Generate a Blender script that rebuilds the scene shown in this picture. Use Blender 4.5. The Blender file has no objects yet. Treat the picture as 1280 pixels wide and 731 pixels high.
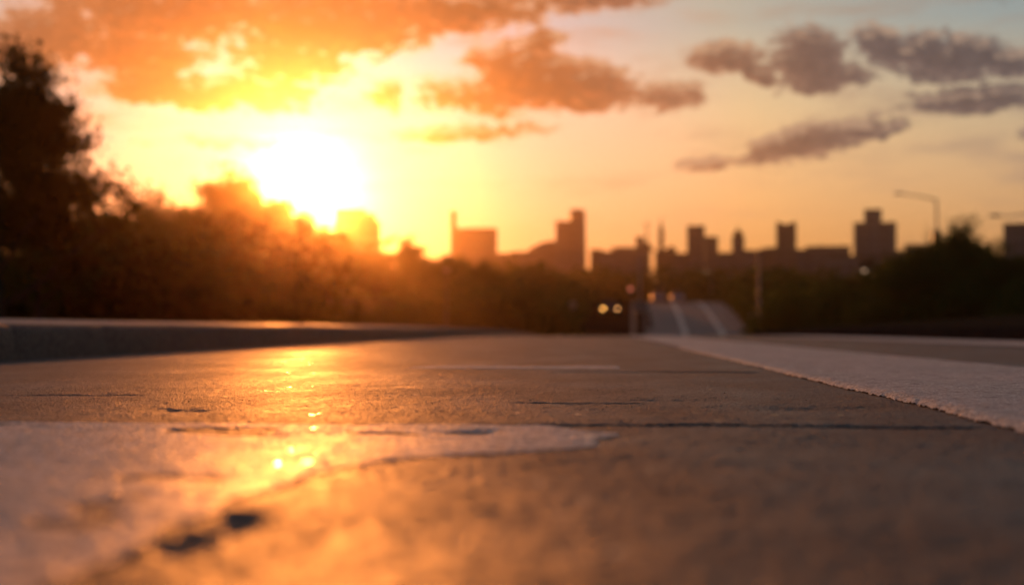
import bpy, math, random
import numpy as np
from mathutils import Vector, Matrix

R = math.radians
rnd = random.Random(7)
scene = bpy.context.scene
col = scene.collection

# ------------------------------------------------------------------ camera
CAM_H = 0.12
cam_d = bpy.data.cameras.new("camera")
cam = bpy.data.objects.new("camera", cam_d)
col.objects.link(cam)
cam_d.lens = 50.0
cam_d.sensor_width = 36.0
cam_d.clip_start = 0.02
cam_d.clip_end = 20000
cam.location = (0, 0, CAM_H)
YAW, PITCH = 3.54, 1.48
cam.rotation_euler = (R(90 + PITCH), 0, R(YAW))
cam_d.dof.use_dof = True
cam_d.dof.focus_distance = 2.6
cam_d.dof.aperture_fstop = 2.9
scene.camera = cam

# ------------------------------------------------------------------ light
SUN_AZ, SUN_EL = -12.0, 5.5            # degrees right of the road's direction, above the horizon
SUN_STRENGTH = 3.2
SKY_STRENGTH = 0.10
EXPOSURE = -0.1
sun_d = bpy.data.lights.new("sun", 'SUN')
sun_d.energy = SUN_STRENGTH
sun_d.angle = R(0.5)
sun_d.color = (1.0, 0.28, 0.045)
sun = bpy.data.objects.new("sun", sun_d)
col.objects.link(sun)
sun_vec = Vector((math.sin(R(SUN_AZ)) * math.cos(R(SUN_EL)), math.cos(R(SUN_AZ)) * math.cos(R(SUN_EL)), math.sin(R(SUN_EL))))
sun.rotation_euler = sun_vec.to_track_quat('Z', 'Y').to_euler()
sun.location = sun_vec * 300

scene.render.engine = 'CYCLES'
scene.cycles.use_denoising = True
scene.cycles.max_bounces = 6
scene.cycles.diffuse_bounces = 2
scene.cycles.glossy_bounces = 2
scene.cycles.transmission_bounces = 4
scene.cycles.transparent_max_bounces = 4
scene.cycles.volume_bounces = 0
scene.cycles.sample_clamp_indirect = 6
scene.view_settings.view_transform = 'Standard'
scene.view_settings.look = 'None'
scene.view_settings.exposure = EXPOSURE
scene.view_settings.gamma = 1.0
scene.view_settings.use_curve_mapping = False


class G:
    """Small helper that adds nodes to a tree."""
    def __init__(self, nt):
        self.nt = nt

    def node(self, typ, **kw):
        n = self.nt.nodes.new(typ)
        for k, v in kw.items():
            setattr(n, k, v)
        return n

    def put(self, sock, v):
        if hasattr(v, 'is_output'):
            self.nt.links.new(v, sock)
        else:
            sock.default_value = v

    def m(self, op, a, b=None, c=None, clamp=False):
        n = self.node('ShaderNodeMath', operation=op, use_clamp=clamp)
        self.put(n.inputs[0], a)
        if b is not None:
            self.put(n.inputs[1], b)
        if c is not None:
            self.put(n.inputs[2], c)
        return n.outputs[0]

    def ramp(self, fac, stops, interp='LINEAR'):
        n = self.node('ShaderNodeValToRGB')
        n.color_ramp.interpolation = interp
        e = n.color_ramp.elements
        while len(e) > 1:
            e.remove(e[-1])
        for i, (p, c) in enumerate(stops):
            el = e[0] if i == 0 else e.new(p)
            el.position = p
            el.color = (*c, 1) if not isinstance(c, (int, float)) else (c, c, c, 1)
        self.put(n.inputs[0], fac)
        return n.outputs[0]

    def mix(self, fac, a, b, mode='MIX'):
        n = self.node('ShaderNodeMix', data_type='RGBA', blend_type=mode)
        n.clamp_factor = True
        self.put(n.inputs[0], fac)
        self.put(n.inputs[6], a if hasattr(a, 'is_output') else (*a, 1))
        self.put(n.inputs[7], b if hasattr(b, 'is_output') else (*b, 1))
        return n.outputs[2]

    def noise(self, vec, scale, detail=4, rough=0.55, out=0, **kw):
        n = self.node('ShaderNodeTexNoise', **kw)
        if vec is not None:
            self.put(n.inputs['Vector'], vec)
        n.inputs['Scale'].default_value = scale
        n.inputs['Detail'].default_value = detail
        n.inputs['Roughness'].default_value = rough
        return n.outputs[out]

    def xyz(self, x, y, z):
        n = self.node('ShaderNodeCombineXYZ')
        for i, v in enumerate((x, y, z)):
            self.put(n.inputs[i], v)
        return n.outputs[0]

    def smooth(self, v, lo, hi):
        n = self.node('ShaderNodeMapRange', interpolation_type='SMOOTHSTEP')
        self.put(n.inputs[0], v)
        n.inputs[1].default_value = lo
        n.inputs[2].default_value = hi
        return n.outputs[0]


# ------------------------------------------------------------------ sky
# clouds: (azimuth, elevation, half width, half height, tilt, weight), all in degrees of the sky dome
CLOUDS = [
    (-17.0, 12.3, 5.4, 1.5, 2, 1.1), (-11.0, 12.2, 5.0, 1.7, 0, 1.25), (-21.5, 11.2, 3.4, 1.5, 10, .9), (-18.5, 10.6, 3.2, 1.2, 0, .9),
    (-6.0, 12.7, 4.2, 1.15, 2, 1.1), (-12.5, 10.6, 3.0, 1.0, -4, .9), (-16.2, 9.35, 4.4, .85, 0, 1.15), (-13.0, 9.1, 2.2, .7, 0, .9),
    (-2.9, 10.1, 2.6, 1.25, -14, 1.3), (-1.2, 9.9, 3.2, 1.15, -10, 1.4), (-5.2, 9.25, 2.9, .8, -4, .95), (2.6, 9.2, 1.7, .62, 0, .9),
    (-2.3, 11.3, 1.1, .8, 0, .7),
    (-8.6, 9.3, .9, .6, 0, .6), (0.1, 13.3, 3.0, .75, 0, 1.0), (-5.2, 7.85, 3.6, .36, 2, .8), (-15.0, 7.3, 2.8, .26, 0, .55),
    (5.0, 10.75, 1.7, .7, -4, 1.0), (6.2, 10.1, .85, .45, -10, .9), (8.3, 10.7, 1.7, 1.15, -12, 1.05), (8.9, 9.85, 2.0, .6, 4, .9),
    (11.1, 11.1, 1.25, .6, -10, .95), (13.3, 10.45, 3.1, 1.0, -8, 1.1), (15.6, 10.1, 1.3, .55, -6, .9), (14.8, 8.8, 2.9, .52, 2, 1.0),
    (8.1, 7.35, 2.8, .72, 12, 1.0), (10.6, 7.85, 1.7, .4, 6, .9), (17.1, 7.5, 1.1, .4, 5, .8), (16.8, 9.9, .5, .4, 0, .7), (4.3, 6.6, 1.6, .25, 4, .6),
    (18.5, 13.3, 4.0, .7, 4, .6), (24, 11, 4, 1.0, 0, 1), (-28, 9.5, 4, 1.3, 0, 1), (-32, 13, 5, 1.5, 0, 1), (28, 8, 4, .6, 0, 1),
    (-20, 17, 8, 1.8, 0, 1), (4, 19, 6, 1.5, 0, 1), (20, 18, 7, 1.6, 0, 1),
]


def cloud_group():
    nt = bpy.data.node_groups.new("cloud_field", 'ShaderNodeTree')
    nt.interface.new_socket("u", in_out='INPUT', socket_type='NodeSocketFloat')
    nt.interface.new_socket("v", in_out='INPUT', socket_type='NodeSocketFloat')
    nt.interface.new_socket("field", in_out='OUTPUT', socket_type='NodeSocketFloat')
    g = G(nt)
    gi, go = g.node('NodeGroupInput'), g.node('NodeGroupOutput')
    u0, v0 = gi.outputs[0], gi.outputs[1]
    p = g.xyz(u0, g.m('MULTIPLY', v0, 1.7), 0.0)
    n = g.node('ShaderNodeSeparateColor')
    g.put(n.inputs[0], g.noise(p, 0.7, 5, .62, out=1))
    u = g.m('ADD', u0, g.m('MULTIPLY', g.m('SUBTRACT', n.outputs[0], .5), 2.2))
    v = g.m('ADD', v0, g.m('MULTIPLY', g.m('SUBTRACT', n.outputs[1], .5), 1.1))
    best = None
    for (cu, cv, a, b, t, w) in CLOUDS:
        ct, st = math.cos(R(t)), math.sin(R(t))
        du, dv = g.m('SUBTRACT', u, cu), g.m('SUBTRACT', v, cv)
        x = g.m('ADD', g.m('MULTIPLY', du, ct / a), g.m('MULTIPLY', dv, st / a))
        y = g.m('ADD', g.m('MULTIPLY', du, -st / b), g.m('MULTIPLY', dv, ct / b))
        d = g.m('ADD', g.m('MULTIPLY', x, x), g.m('MULTIPLY', y, y))
        f = g.m('MULTIPLY_ADD', d, -w, w)
        best = f if best is None else g.m('MAXIMUM', best, f)
    det = g.noise(p, 1.9, 7, .66)
    det2 = g.noise(p, .62, 3, .5)
    f = g.m('ADD', best, g.m('MULTIPLY', g.m('SUBTRACT', det, .5), 2.7))
    f = g.m('ADD', f, g.m('MULTIPLY', g.m('SUBTRACT', det2, .5), 1.3))
    nt.links.new(f, go.inputs[0])
    return nt


def build_world():
    w = bpy.data.worlds.new("World")
    scene.world = w
    w.use_nodes = True
    nt = w.node_tree
    nt.nodes.clear()
    g = G(nt)
    out = g.node('ShaderNodeOutputWorld')
    bg = g.node('ShaderNodeBackground')
    nt.links.new(bg.outputs[0], out.inputs[0])
    tc = g.node('ShaderNodeTexCoord')
    dirv = tc.outputs['Generated']
    sep = g.node('ShaderNodeSeparateXYZ')
    nt.links.new(dirv, sep.inputs[0])
    u = g.m('MULTIPLY', g.m('ARCTAN2', sep.outputs[0], sep.outputs[1]), 180 / math.pi)
    v = g.m('MULTIPLY', g.m('ARCSINE', sep.outputs[2]), 180 / math.pi)
    dot = g.node('ShaderNodeVectorMath', operation='DOT_PRODUCT')
    nt.links.new(dirv, dot.inputs[0])
    dot.inputs[1].default_value = sun_vec
    s = g.m('MULTIPLY', g.m('ARCCOSINE', g.m('MINIMUM', dot.outputs['Value'], .999999)), 180 / math.pi)

    sky = g.node('ShaderNodeTexSky', sky_type='NISHITA')
    sky.sun_disc = False
    sky.sun_elevation = R(SUN_EL)
    sky.sun_rotation = R(SUN_AZ)
    sky.altitude = 0
    sky.air_density = 1.6
    sky.dust_density = 5.0
    sky.ozone_density = 1.0
    S = 1.0 / SKY_STRENGTH
    # evening haze near the ground: yellow and orange low down, pale teal higher up
    low = g.ramp(g.m('DIVIDE', g.m('MAXIMUM', v, 0.0), 40.0), [
        (0.0, (1.0 * S, .38 * S, .10 * S)), (.06, (1.02 * S, .48 * S, .16 * S)), (.15, (.96 * S, .585 * S, .31 * S)), (.22, (.78 * S, .61 * S, .39 * S)),
        (.30, (.33 * S, .45 * S, .46 * S)), (.45, (.22 * S, .28 * S, .33 * S)), (1.0, (.10 * S, .13 * S, .18 * S))])
    base = g.mix(.72, sky.outputs[0], low)
    # away from the sun the evening sky dims and cools
    far = g.ramp(g.m('DIVIDE', s, 180.0), [(0.0, (.7, .85, 1.6)), (.03, (.72, .86, 1.7)), (.06, (.8, .87, 1.35)), (.10, (.95, 1, 1.05)), (.155, (.84, .92, 1.03)), (.35, (.40, .45, .58)), (.7, (.22, .26, .34)), (1.0, (.19, .23, .30))])
    base = g.mix(1.0, base, far, 'MULTIPLY')
    # aureole round the sun
    g1 = g.m('EXPONENT', g.m('MULTIPLY', g.m('MULTIPLY', s, s), -1 / (2 * 1.2 ** 2)))
    g2 = g.m('EXPONENT', g.m('DIVIDE', s, -3.0))
    g3 = g.m('EXPONENT', g.m('DIVIDE', s, -8.0))

    def scaled(val, c):
        n = g.node('ShaderNodeVectorMath', operation='SCALE')
        n.inputs[0].default_value = c
        g.put(n.inputs[3], val)
        return n.outputs[0]

    def add(a, b):
        n = g.node('ShaderNodeVectorMath', operation='ADD')
        g.put(n.inputs[0], a)
        g.put(n.inputs[1], b)
        return n.outputs[0]
    glow = add(add(scaled(g1, (2.4 * S, 2.1 * S, 1.6 * S)), scaled(g2, (.3 * S, .22 * S, .17 * S))), scaled(g3, (.02 * S, .02 * S, .0 * S)))
    clear = add(base, glow)
    # clouds
    grp = cloud_group()

    def field(uu, vv):
        n = g.node('ShaderNodeGroup')
        n.node_tree = grp
        g.put(n.inputs[0], uu)
        g.put(n.inputs[1], vv)
        return n.outputs[0]
    f0 = field(u, v)
    f1 = field(g.m('ADD', u, -.10), g.m('ADD', v, .38))
    mask = g.smooth(f0, -.35, .45)
    core = g.smooth(f0, .1, 1.5)
    top_lit = g.m('MULTIPLY', g.smooth(g.m('SUBTRACT', f0, f1), .35, 1.2), .5)
    low_lit = g.smooth(g.m('SUBTRACT', f1, f0), .0, .9)
    near = g.ramp(g.m('DIVIDE', s, 32.0), [(0, 1.0), (.22, .9), (.45, .35), (.7, .0)])
    lit_f = g.m('MAXIMUM', top_lit, g.m('MULTIPLY', g.m('SUBTRACT', 1.0, g.smooth(f0, .0, .6)), near))
    body = g.ramp(g.m('DIVIDE', s, 32.0), [
        (0.0, (.7 * S, .28 * S, .05 * S)), (.16, (.40 * S, .125 * S, .018 * S)), (.26, (.36 * S, .112 * S, .020 * S)), (.36, (.34 * S, .12 * S, .040 * S)), (.46, (.30 * S, .13 * S, .07 * S)),
        (.58, (.21 * S, .12 * S, .085 * S)), (.72, (.115 * S, .095 * S, .095 * S)), (1.0, (.085 * S, .083 * S, .095 * S))])
    rim = g.ramp(g.m('DIVIDE', s, 32.0), [
        (0.0, (2.2 * S, 1.7 * S, .9 * S)), (.25, (1.0 * S, .66 * S, .36 * S)), (.5, (.85 * S, .54 * S, .32 * S)), (1.0, (.60 * S, .44 * S, .34 * S))])
    shade = g.ramp(core, [(0.0, (1.35, 1.30, 1.25)), (.5, (.95, .95, .97)), (1.0, (.66, .68, .76))])
    body = g.mix(1.0, body, shade, 'MULTIPLY')
    body = g.mix(g.m('MULTIPLY', low_lit, .55), body, g.mix(1.0, body, (1.6, 1.32, 1.2), 'MULTIPLY'))
    cl = g.mix(lit_f, body, rim)
    cl = add(cl, scaled(g2, (.25 * S, .16 * S, .03 * S)))
    # thin streaky veil between the clouds
    veil = g.noise(g.xyz(g.m('MULTIPLY', u, .22), g.m('MULTIPLY', v, 1.1), 3.7), 1.0, 6, .6)
    veil = g.m('MULTIPLY', g.smooth(veil, .46, .72), g.ramp(g.m('DIVIDE', v, 20.0), [(.1, 0.0), (.3, .55), (.7, .6), (1.0, .3)]))
    clear = g.mix(veil, clear, g.mix(.42, body, rim))
    final = g.mix(g.m('MULTIPLY', mask, .97), clear, cl)
    nt.links.new(final, bg.inputs[0])
    bg.inputs[1].default_value = SKY_STRENGTH
    w.cycles.sampling_method = 'MANUAL'
    w.cycles.sample_map_resolution = 2048


build_world()


# ------------------------------------------------------------------ helpers
def mesh_obj(name, verts, faces, mat=None, parent=None, smooth=False):
    me = bpy.data.meshes.new(name)
    if isinstance(verts, np.ndarray):
        nv = len(verts)
        faces = np.asarray(faces, dtype=np.int32)
        nf, k = faces.shape
        me.vertices.add(nv)
        me.vertices.foreach_set('co', verts.astype(np.float32).ravel())
        me.loops.add(nf * k)
        me.loops.foreach_set('vertex_index', faces.ravel())
        me.polygons.add(nf)
        me.polygons.foreach_set('loop_start', np.arange(0, nf * k, k, dtype=np.int32))
        me.update(calc_edges=True)
    else:
        me.from_pydata(verts, [], faces)
        me.update()
    if smooth:
        me.polygons.foreach_set('use_smooth', np.ones(len(me.polygons), dtype=bool))
    o = bpy.data.objects.new(name, me)
    col.objects.link(o)
    if mat is not None:
        me.materials.append(mat)
    if parent is not None:
        o.parent = parent
    return o


def empty(name, loc, rz=0.0):
    o = bpy.data.objects.new(name, None)
    o.empty_display_size = .2
    o.location = loc
    o.rotation_euler = (0, 0, rz)
    col.objects.link(o)
    return o


def tag(o, label=None, cat=None, group=None, kind=None):
    if label:
        o['label'] = label
    if cat:
        o['category'] = cat
    if group:
        o['group'] = group
    if kind:
        o['kind'] = kind
    return o


class MB:
    """Collects simple shaped solids that make up ONE part."""
    def __init__(self):
        self.v, self.f = [], []

    def add(self, verts, faces):
        b = len(self.v)
        self.v += [tuple(p) for p in verts]
        self.f += [tuple(i + b for i in f) for f in faces]

    def box(self, x0, x1, y0, y1, z0, z1, top=1.0):
        cx, cy = (x0 + x1) / 2, (y0 + y1) / 2
        v = []
        for z, k in ((z0, 1.0), (z1, top)):
            for x, y in ((x0, y0), (x1, y0), (x1, y1), (x0, y1)):
                v.append((cx + (x - cx) * k, cy + (y - cy) * k, z))
        self.add(v, [(3, 2, 1, 0), (4, 5, 6, 7), (0, 1, 5, 4), (1, 2, 6, 5), (2, 3, 7, 6), (3, 0, 4, 7)])

    def prism(self, pts, y0, y1):
        """outline in x,z pulled along y"""
        n = len(pts)
        self.add([(x, y0, z) for x, z in pts] + [(x, y1, z) for x, z in pts],
                 [tuple(range(n)), tuple(range(2 * n - 1, n - 1, -1))] + [(i, i + n, (i + 1) % n + n, (i + 1) % n) for i in range(n)])

    def tube(self, path, radii, seg=8):
        rings = []
        n = len(path)
        for i in range(n):
            a, b = Vector(path[max(i - 1, 0)]), Vector(path[min(i + 1, n - 1)])
            d = (b - a).normalized()
            up = Vector((0, 0, 1)) if abs(d.z) < .9 else Vector((1, 0, 0))
            s1 = d.cross(up).normalized()
            s2 = d.cross(s1)
            rings.append([Vector(path[i]) + (s1 * math.cos(t) + s2 * math.sin(t)) * radii[i] for t in [2 * math.pi * k / seg for k in range(seg)]])
        v = [p for r in rings for p in r]
        f = []
        for i in range(n - 1):
            for k in range(seg):
                f.append((i * seg + k, i * seg + (k + 1) % seg, (i + 1) * seg + (k + 1) % seg, (i + 1) * seg + k))
        f.append(tuple(range(seg - 1, -1, -1)))
        f.append(tuple((n - 1) * seg + k for k in range(seg)))
        self.add(v, f)

    def ball(self, c, r, nu=10, nv=6, sz=1.0):
        v, f = [], []
        for j in range(nv + 1):
            t = math.pi * j / nv
            for i in range(nu):
                p = 2 * math.pi * i / nu
                v.append((c[0] + r * math.sin(t) * math.cos(p), c[1] + r * math.sin(t) * math.sin(p), c[2] + r * sz * math.cos(t)))
        for j in range(nv):
            for i in range(nu):
                f.append((j * nu + i, (j + 1) * nu + i, (j + 1) * nu + (i + 1) % nu, j * nu + (i + 1) % nu))
        self.add(v, f)

    def build(self, name, mat, parent=None, smooth=False, bevel=0):
        o = mesh_obj(name, self.v, self.f, mat, parent, smooth)
        if bevel:
            b = o.modifiers.new("bevel", 'BEVEL')
            b.width = bevel
            b.segments = 2
        return o


TAB = np.random.RandomState(3).rand(256, 256).astype(np.float64)


def vnoise(x, y, scale, seed=0):
    x = np.asarray(x) / scale + 37.3 * seed
    y = np.asarray(y) / scale + 91.7 * seed
    xi, yi = np.floor(x).astype(int), np.floor(y).astype(int)
    fx, fy = x - xi, y - yi
    fx, fy = fx * fx * (3 - 2 * fx), fy * fy * (3 - 2 * fy)
    a, b = TAB[xi & 255, yi & 255], TAB[(xi + 1) & 255, yi & 255]
    c, d = TAB[xi & 255, (yi + 1) & 255], TAB[(xi + 1) & 255, (yi + 1) & 255]
    return (a * (1 - fx) + b * fx) * (1 - fy) + (c * (1 - fx) + d * fx) * fy - .5


def fbm(x, y, scale, seed=0, octv=3):
    r, a = 0, 1.0
    for i in range(octv):
        r = r + a * vnoise(x, y, scale / 2 ** i, seed + i * 3)
        a *= .5
    return r


def grid_faces(nr, nc, base=0):
    i = np.arange(nr - 1)[:, None] * nc + np.arange(nc - 1)[None, :] + base
    return np.stack([i, i + 1, i + nc + 1, i + nc], axis=-1).reshape(-1, 4)


# ------------------------------------------------------------------ terrain profile
_ys = np.arange(-400, 4000, .5)
_sl = np.interp(_ys, [20, 90, 150, 186, 212, 400, 900, 4000], [0, -.028, .074, .074, .004, .006, .013, .0])
_sl[_ys < 20] = 0
_zs = np.cumsum(_sl) * .5
_zs -= np.interp(20, _ys, _zs)


def zr(y):
    return np.interp(y, _ys, _zs)


def edge_left(y):
    return np.interp(y, [-400, 40, 100, 150, 200, 400], [-2.25, -2.25, -2.6, -3.0, -2.6, 2])


def edge_right(y):
    return np.interp(y, [-400, 40, 100, 140, 170, 200, 250, 400], [4.24, 4.24, 10.6, 15.6, 16.8, 17.4, 19, 24])


def ground_z(x, y):
    """height of the land beside the road"""
    l, r = float(edge_left(y)), float(edge_right(y))
    z = float(zr(y))
    if x < l and l - x < 1.5 and y < 64:
        return z + .08
    if x < l:
        return z + .15 + .012 * min(l - x, 60) * (1 if y > 30 else 0)
    if x > r:
        return z + .14 + .075 * max(0, min(x - r - .2, 3.4)) + .004 * max(0, min(x - r - 3, 200))
    return z


def at(px, py, Y):
    """a point of the world at depth Y seen along a direction measured on a 1280 wide view"""
    d = Vector(((px - 640) / 1777.8, (365.5 - py) / 1777.8, -1))
    d = cam.rotation_euler.to_matrix() @ d
    return Vector((0, 0, CAM_H)) + d * (Y / d.y)


# ------------------------------------------------------------------ materials
def new_mat(name):
    m = bpy.data.materials.new(name)
    m.use_nodes = True
    nt = m.node_tree
    nt.nodes.clear()
    g = G(nt)
    out = g.node('ShaderNodeOutputMaterial')
    b = g.node('ShaderNodeBsdfPrincipled')
    nt.links.new(b.outputs[0], out.inputs[0])
    tc = g.node('ShaderNodeTexCoord')
    return m, g, b, out, tc.outputs['Object']


def simple_mat(name, c, rough=.5, metal=0.0, var=.15, scale=3.0, spec=.5, emit=None, estr=0):
    m, g, b, out, co = new_mat(name)
    n = g.noise(co, scale, 4)
    g.put(b.inputs['Base Color'], g.mix(n, tuple(x * (1 - var) for x in c), tuple(min(1, x * (1 + var)) for x in c)))
    b.inputs['Roughness'].default_value = rough
    b.inputs['Metallic'].default_value = metal
    b.inputs['Specular IOR Level'].default_value = spec
    if emit:
        b.inputs['Emission Color'].default_value = (*emit, 1)
        b.inputs['Emission Strength'].default_value = estr
    return m


def road_mat(name, c0, c1, c2, r0, r1, bump=.5, grain=260, dist=.002, spec=.5, flecks=.0, film=.0):
    """worn mineral surface: mottled large patches, small stones, uneven gloss"""
    m, g, b, out, co = new_mat(name)
    mp = g.node('ShaderNodeMapping')
    mp.inputs['Scale'].default_value = (1, .45, 1)
    g.put(mp.inputs[0], co)
    big = g.noise(mp.outputs[0], 3.1, 5, .62)
    mid = g.noise(co, 26, 4, .6)
    c = g.mix(g.smooth(big, .34, .66), c0, c1)
    c = g.mix(g.m('MULTIPLY', g.smooth(mid, .45, .72), .7), c, c2)
    vo = g.node('ShaderNodeTexVoronoi', feature='F1')
    g.put(vo.inputs['Vector'], co)
    vo.inputs['Scale'].default_value = grain
    stone = g.node('ShaderNodeSeparateColor')
    g.put(stone.inputs[0], vo.outputs['Color'])
    tint = g.ramp(stone.outputs[0], [(0, .55), (.6, 1.0), (.9, 1.35), (1, 1.9)])
    c = g.mix(1.0, c, tint, 'MULTIPLY')
    g.put(b.inputs['Base Color'], c)
    rr = g.m('ADD', g.m('MULTIPLY', g.smooth(big, .3, .7), r1 - r0), r0)
    rr = g.m('ADD', rr, g.m('MULTIPLY', g.m('SUBTRACT', stone.outputs[1], .5), .22))
    g.put(b.inputs['Roughness'], rr)
    b.inputs['Specular IOR Level'].default_value = spec
    b.inputs['Coat Weight'].default_value = film
    b.inputs['Coat Roughness'].default_value = .5
    # scattered polished flecks
    vf = g.node('ShaderNodeTexVoronoi', feature='F1')
    g.put(vf.inputs['Vector'], co)
    vf.inputs['Scale'].default_value = 95
    fk = g.node('ShaderNodeSeparateColor')
    g.put(fk.inputs[0], vf.outputs['Color'])
    fleck = g.m('MULTIPLY', g.m('GREATER_THAN', fk.outputs[2], 1 - flecks), g.m('LESS_THAN', vf.outputs['Distance'], .42))
    rr = g.m('MULTIPLY', rr, g.m('SUBTRACT', 1.0, g.m('MULTIPLY', fleck, .68)))
    g.put(b.inputs['Roughness'], rr)
    bp = g.node('ShaderNodeBump')
    g.put(bp.inputs['Strength'], g.m('MULTIPLY', g.m('SUBTRACT', 1.0, fleck), bump))
    bp.inputs['Distance'].default_value = dist
    hh = g.m('SUBTRACT', g.m('MULTIPLY', mid, .35), g.m('MULTIPLY', vo.outputs['Distance'], 1.1))
    g.put(bp.inputs['Height'], hh)
    nt = m.node_tree
    nt.links.new(bp.outputs[0], b.inputs['Normal'])
    nt.links.new(bp.outputs[0], b.inputs['Coat Normal'])
    return m


M_ASPHALT = road_mat("asphalt", (.024, .015, .011), (.044, .027, .018), (.015, .011, .010), .50, .72, .75, 260, .003, .75, .002, .18)
M_PAINT = road_mat("road_paint", (.70, .65, .59), (.82, .78, .72), (.30, .26, .23), .46, .66, .7, 200, .003, .45, .02, .2)
M_BAND = road_mat("edge_band_paint", (.64, .70, .66), (.76, .80, .76), (.26, .28, .27), .6, .8, .6, 300, .0022, .4, .01)
M_CONC = road_mat("concrete", (.12, .10, .085), (.16, .135, .115), (.09, .078, .068), .7, .85, .4, 120, .002)


def ground_mat():
    m, g, b, out, co = new_mat("dry_ground")
    n = g.noise(co, .35, 6)
    n2 = g.noise(co, 9, 5, .65)
    c = g.mix(g.smooth(n, .35, .65), (.055, .046, .034), (.080, .062, .046))
    c = g.mix(g.m('MULTIPLY', n2, .6), c, (.03, .036, .016))
    g.put(b.inputs['Base Color'], c)
    df = g.node('ShaderNodeBsdfDiffuse')
    g.put(df.inputs[0], c)
    m.node_tree.links.new(df.outputs[0], out.inputs[0])
    bp = g.node('ShaderNodeBump')
    bp.inputs['Strength'].default_value = .8
    bp.inputs['Distance'].default_value = .05
    g.put(bp.inputs['Height'], n2)
    m.node_tree.links.new(bp.outputs[0], df.inputs['Normal'])
    return m


M_GROUND = ground_mat()


def leaf_mat(name, c0, c1, c2):
    m, g, b, out, co = new_mat(name)
    oi = g.node('ShaderNodeObjectInfo')
    geo = g.node('ShaderNodeNewGeometry')
    c = g.ramp(geo.outputs['Random Per Island'], [(0, c0), (.5, c1), (1, c2)])
    n = g.noise(co, .8, 3)
    c = g.mix(g.smooth(n, .4, .65), c, c2)
    dif = g.node('ShaderNodeBsdfDiffuse')
    tr = g.node('ShaderNodeBsdfTranslucent')
    g.put(dif.inputs[0], c)
    g.put(tr.inputs[0], c)
    mx = g.node('ShaderNodeMixShader')
    mx.inputs[0].default_value = .28
    m.node_tree.links.new(dif.outputs[0], mx.inputs[1])
    m.node_tree.links.new(tr.outputs[0], mx.inputs[2])
    m.node_tree.links.new(mx.outputs[0], out.inputs[0])
    return m


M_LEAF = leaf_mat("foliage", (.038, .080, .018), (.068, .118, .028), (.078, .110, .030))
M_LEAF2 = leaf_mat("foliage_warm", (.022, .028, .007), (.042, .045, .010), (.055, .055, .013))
M_BARK = simple_mat("bark", (.06, .045, .032), .9, var=.4, scale=6)

# ------------------------------------------------------------------ ground, road, kerbs
rows = np.concatenate([np.arange(-60, 44, 2.0), np.arange(44, 260, 3.0), np.arange(260, 620, 15), np.arange(620, 2600, 90), [2600]])
offL = np.array([2600, 1500, 800, 400, 200, 100, 60, 40, 25, 14, 8, 4, 2, 1, .5, .16])
gv = []
for y in rows:
    l, r = float(edge_left(y)), float(edge_right(y))
    z0 = float(zr(y))
    line = []
    for o_ in offL:
        line.append((l - o_, y, ground_z(l - o_, y) + (0.0 if o_ < 3 else float(vnoise(l - o_, y, 11, 2)) * min(.25, o_ * .012))))
    line += [(l - .1, y, z0 - .06), (r + .1, y, z0 - .06)]
    for o_ in offL[::-1]:
        line.append((r + o_, y, ground_z(r + o_, y) + (0.0 if o_ < 3 else float(vnoise(r + o_, y, 11, 5)) * min(.25, o_ * .012))))
    gv.append(line)
gv = np.array(gv)
tag(mesh_obj("ground", gv.reshape(-1, 3), grid_faces(gv.shape[0], gv.shape[1]), M_GROUND, smooth=True), kind='structure')


def road_h(x, y):
    """fine relief of the worn surface, in metres"""
    fade = np.clip(1.2 - y / 9.0, 0.15, 1)
    h = .0026 * fbm(x, y, .22, 1, 2) + .0026 * vnoise(x, y, .075, 5) * (vnoise(x, y, .4, 9) + .5) + .0013 * fbm(x, y, .024, 7, 2)
    h = h + .0017 * np.maximum(vnoise(x, y, .0070, 11), -.1)
    # transverse joints
    for (yj, x0, x1, wj, dj, sd) in ((1.785, -.10, .47, .015, .020, 1), (4.02, -.16, .47, .025, .02, 2), (7.1, -.9, .47, .04, .02, 4), (2.32, -.16, .1, .012, .006, 6), (2.55, -1.1, -.82, .012, .007, 8)):
        yy = y - (yj + .016 * vnoise(x, y * 0 + yj, .25, 20 + sd) + .008 * vnoise(x, y * 0 + yj, .04, 30 + sd))
        on = np.clip((x - x0) / .06, 0, 1) * np.clip((x1 - x) / .06, 0, 1)
        h = h - dj * np.exp(-(yy / wj) ** 2) * on
    # broken seam along the edge of the painted patch
    xg = -.232 + .03 * vnoise(x * 0, y, .12, 90) + .012 * vnoise(x * 0, y, .03, 91)
    gate = np.clip((vnoise(x * 0, y, .07, 92) + .28) * 4, 0, 1) * np.clip((y - .66) / .05, 0, 1) * np.clip((1.26 - y) / .06, 0, 1)
    h = h - .006 * np.exp(-((x - xg) / .013) ** 2) * gate
    # shallow pits
    for (xp, yp, rx, ry, d) in ((-.62, 2.1, .05, .05, .006), (-.13, 1.66, .035, .03, .005), (-.50, 3.0, .09, .12, .006), (-.25, 2.62, .12, .10, .005), (.12, 2.45, .10, .06, .005), (.30, 2.2, .12, .05, .005)):
        h = h - d * np.exp(-((x - xp) / rx) ** 2 - ((y - yp) / ry) ** 2)
    return h * fade


def med_l(y):
    return np.interp(y, [60, 90, 140, 200, 400], [2.2, 2.6, 3.0, 4.3, 10])


def med_r(y):
    return np.interp(y, [60, 90, 140, 200, 400], [2.3, 3.6, 4.7, 6.5, 13])


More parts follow.
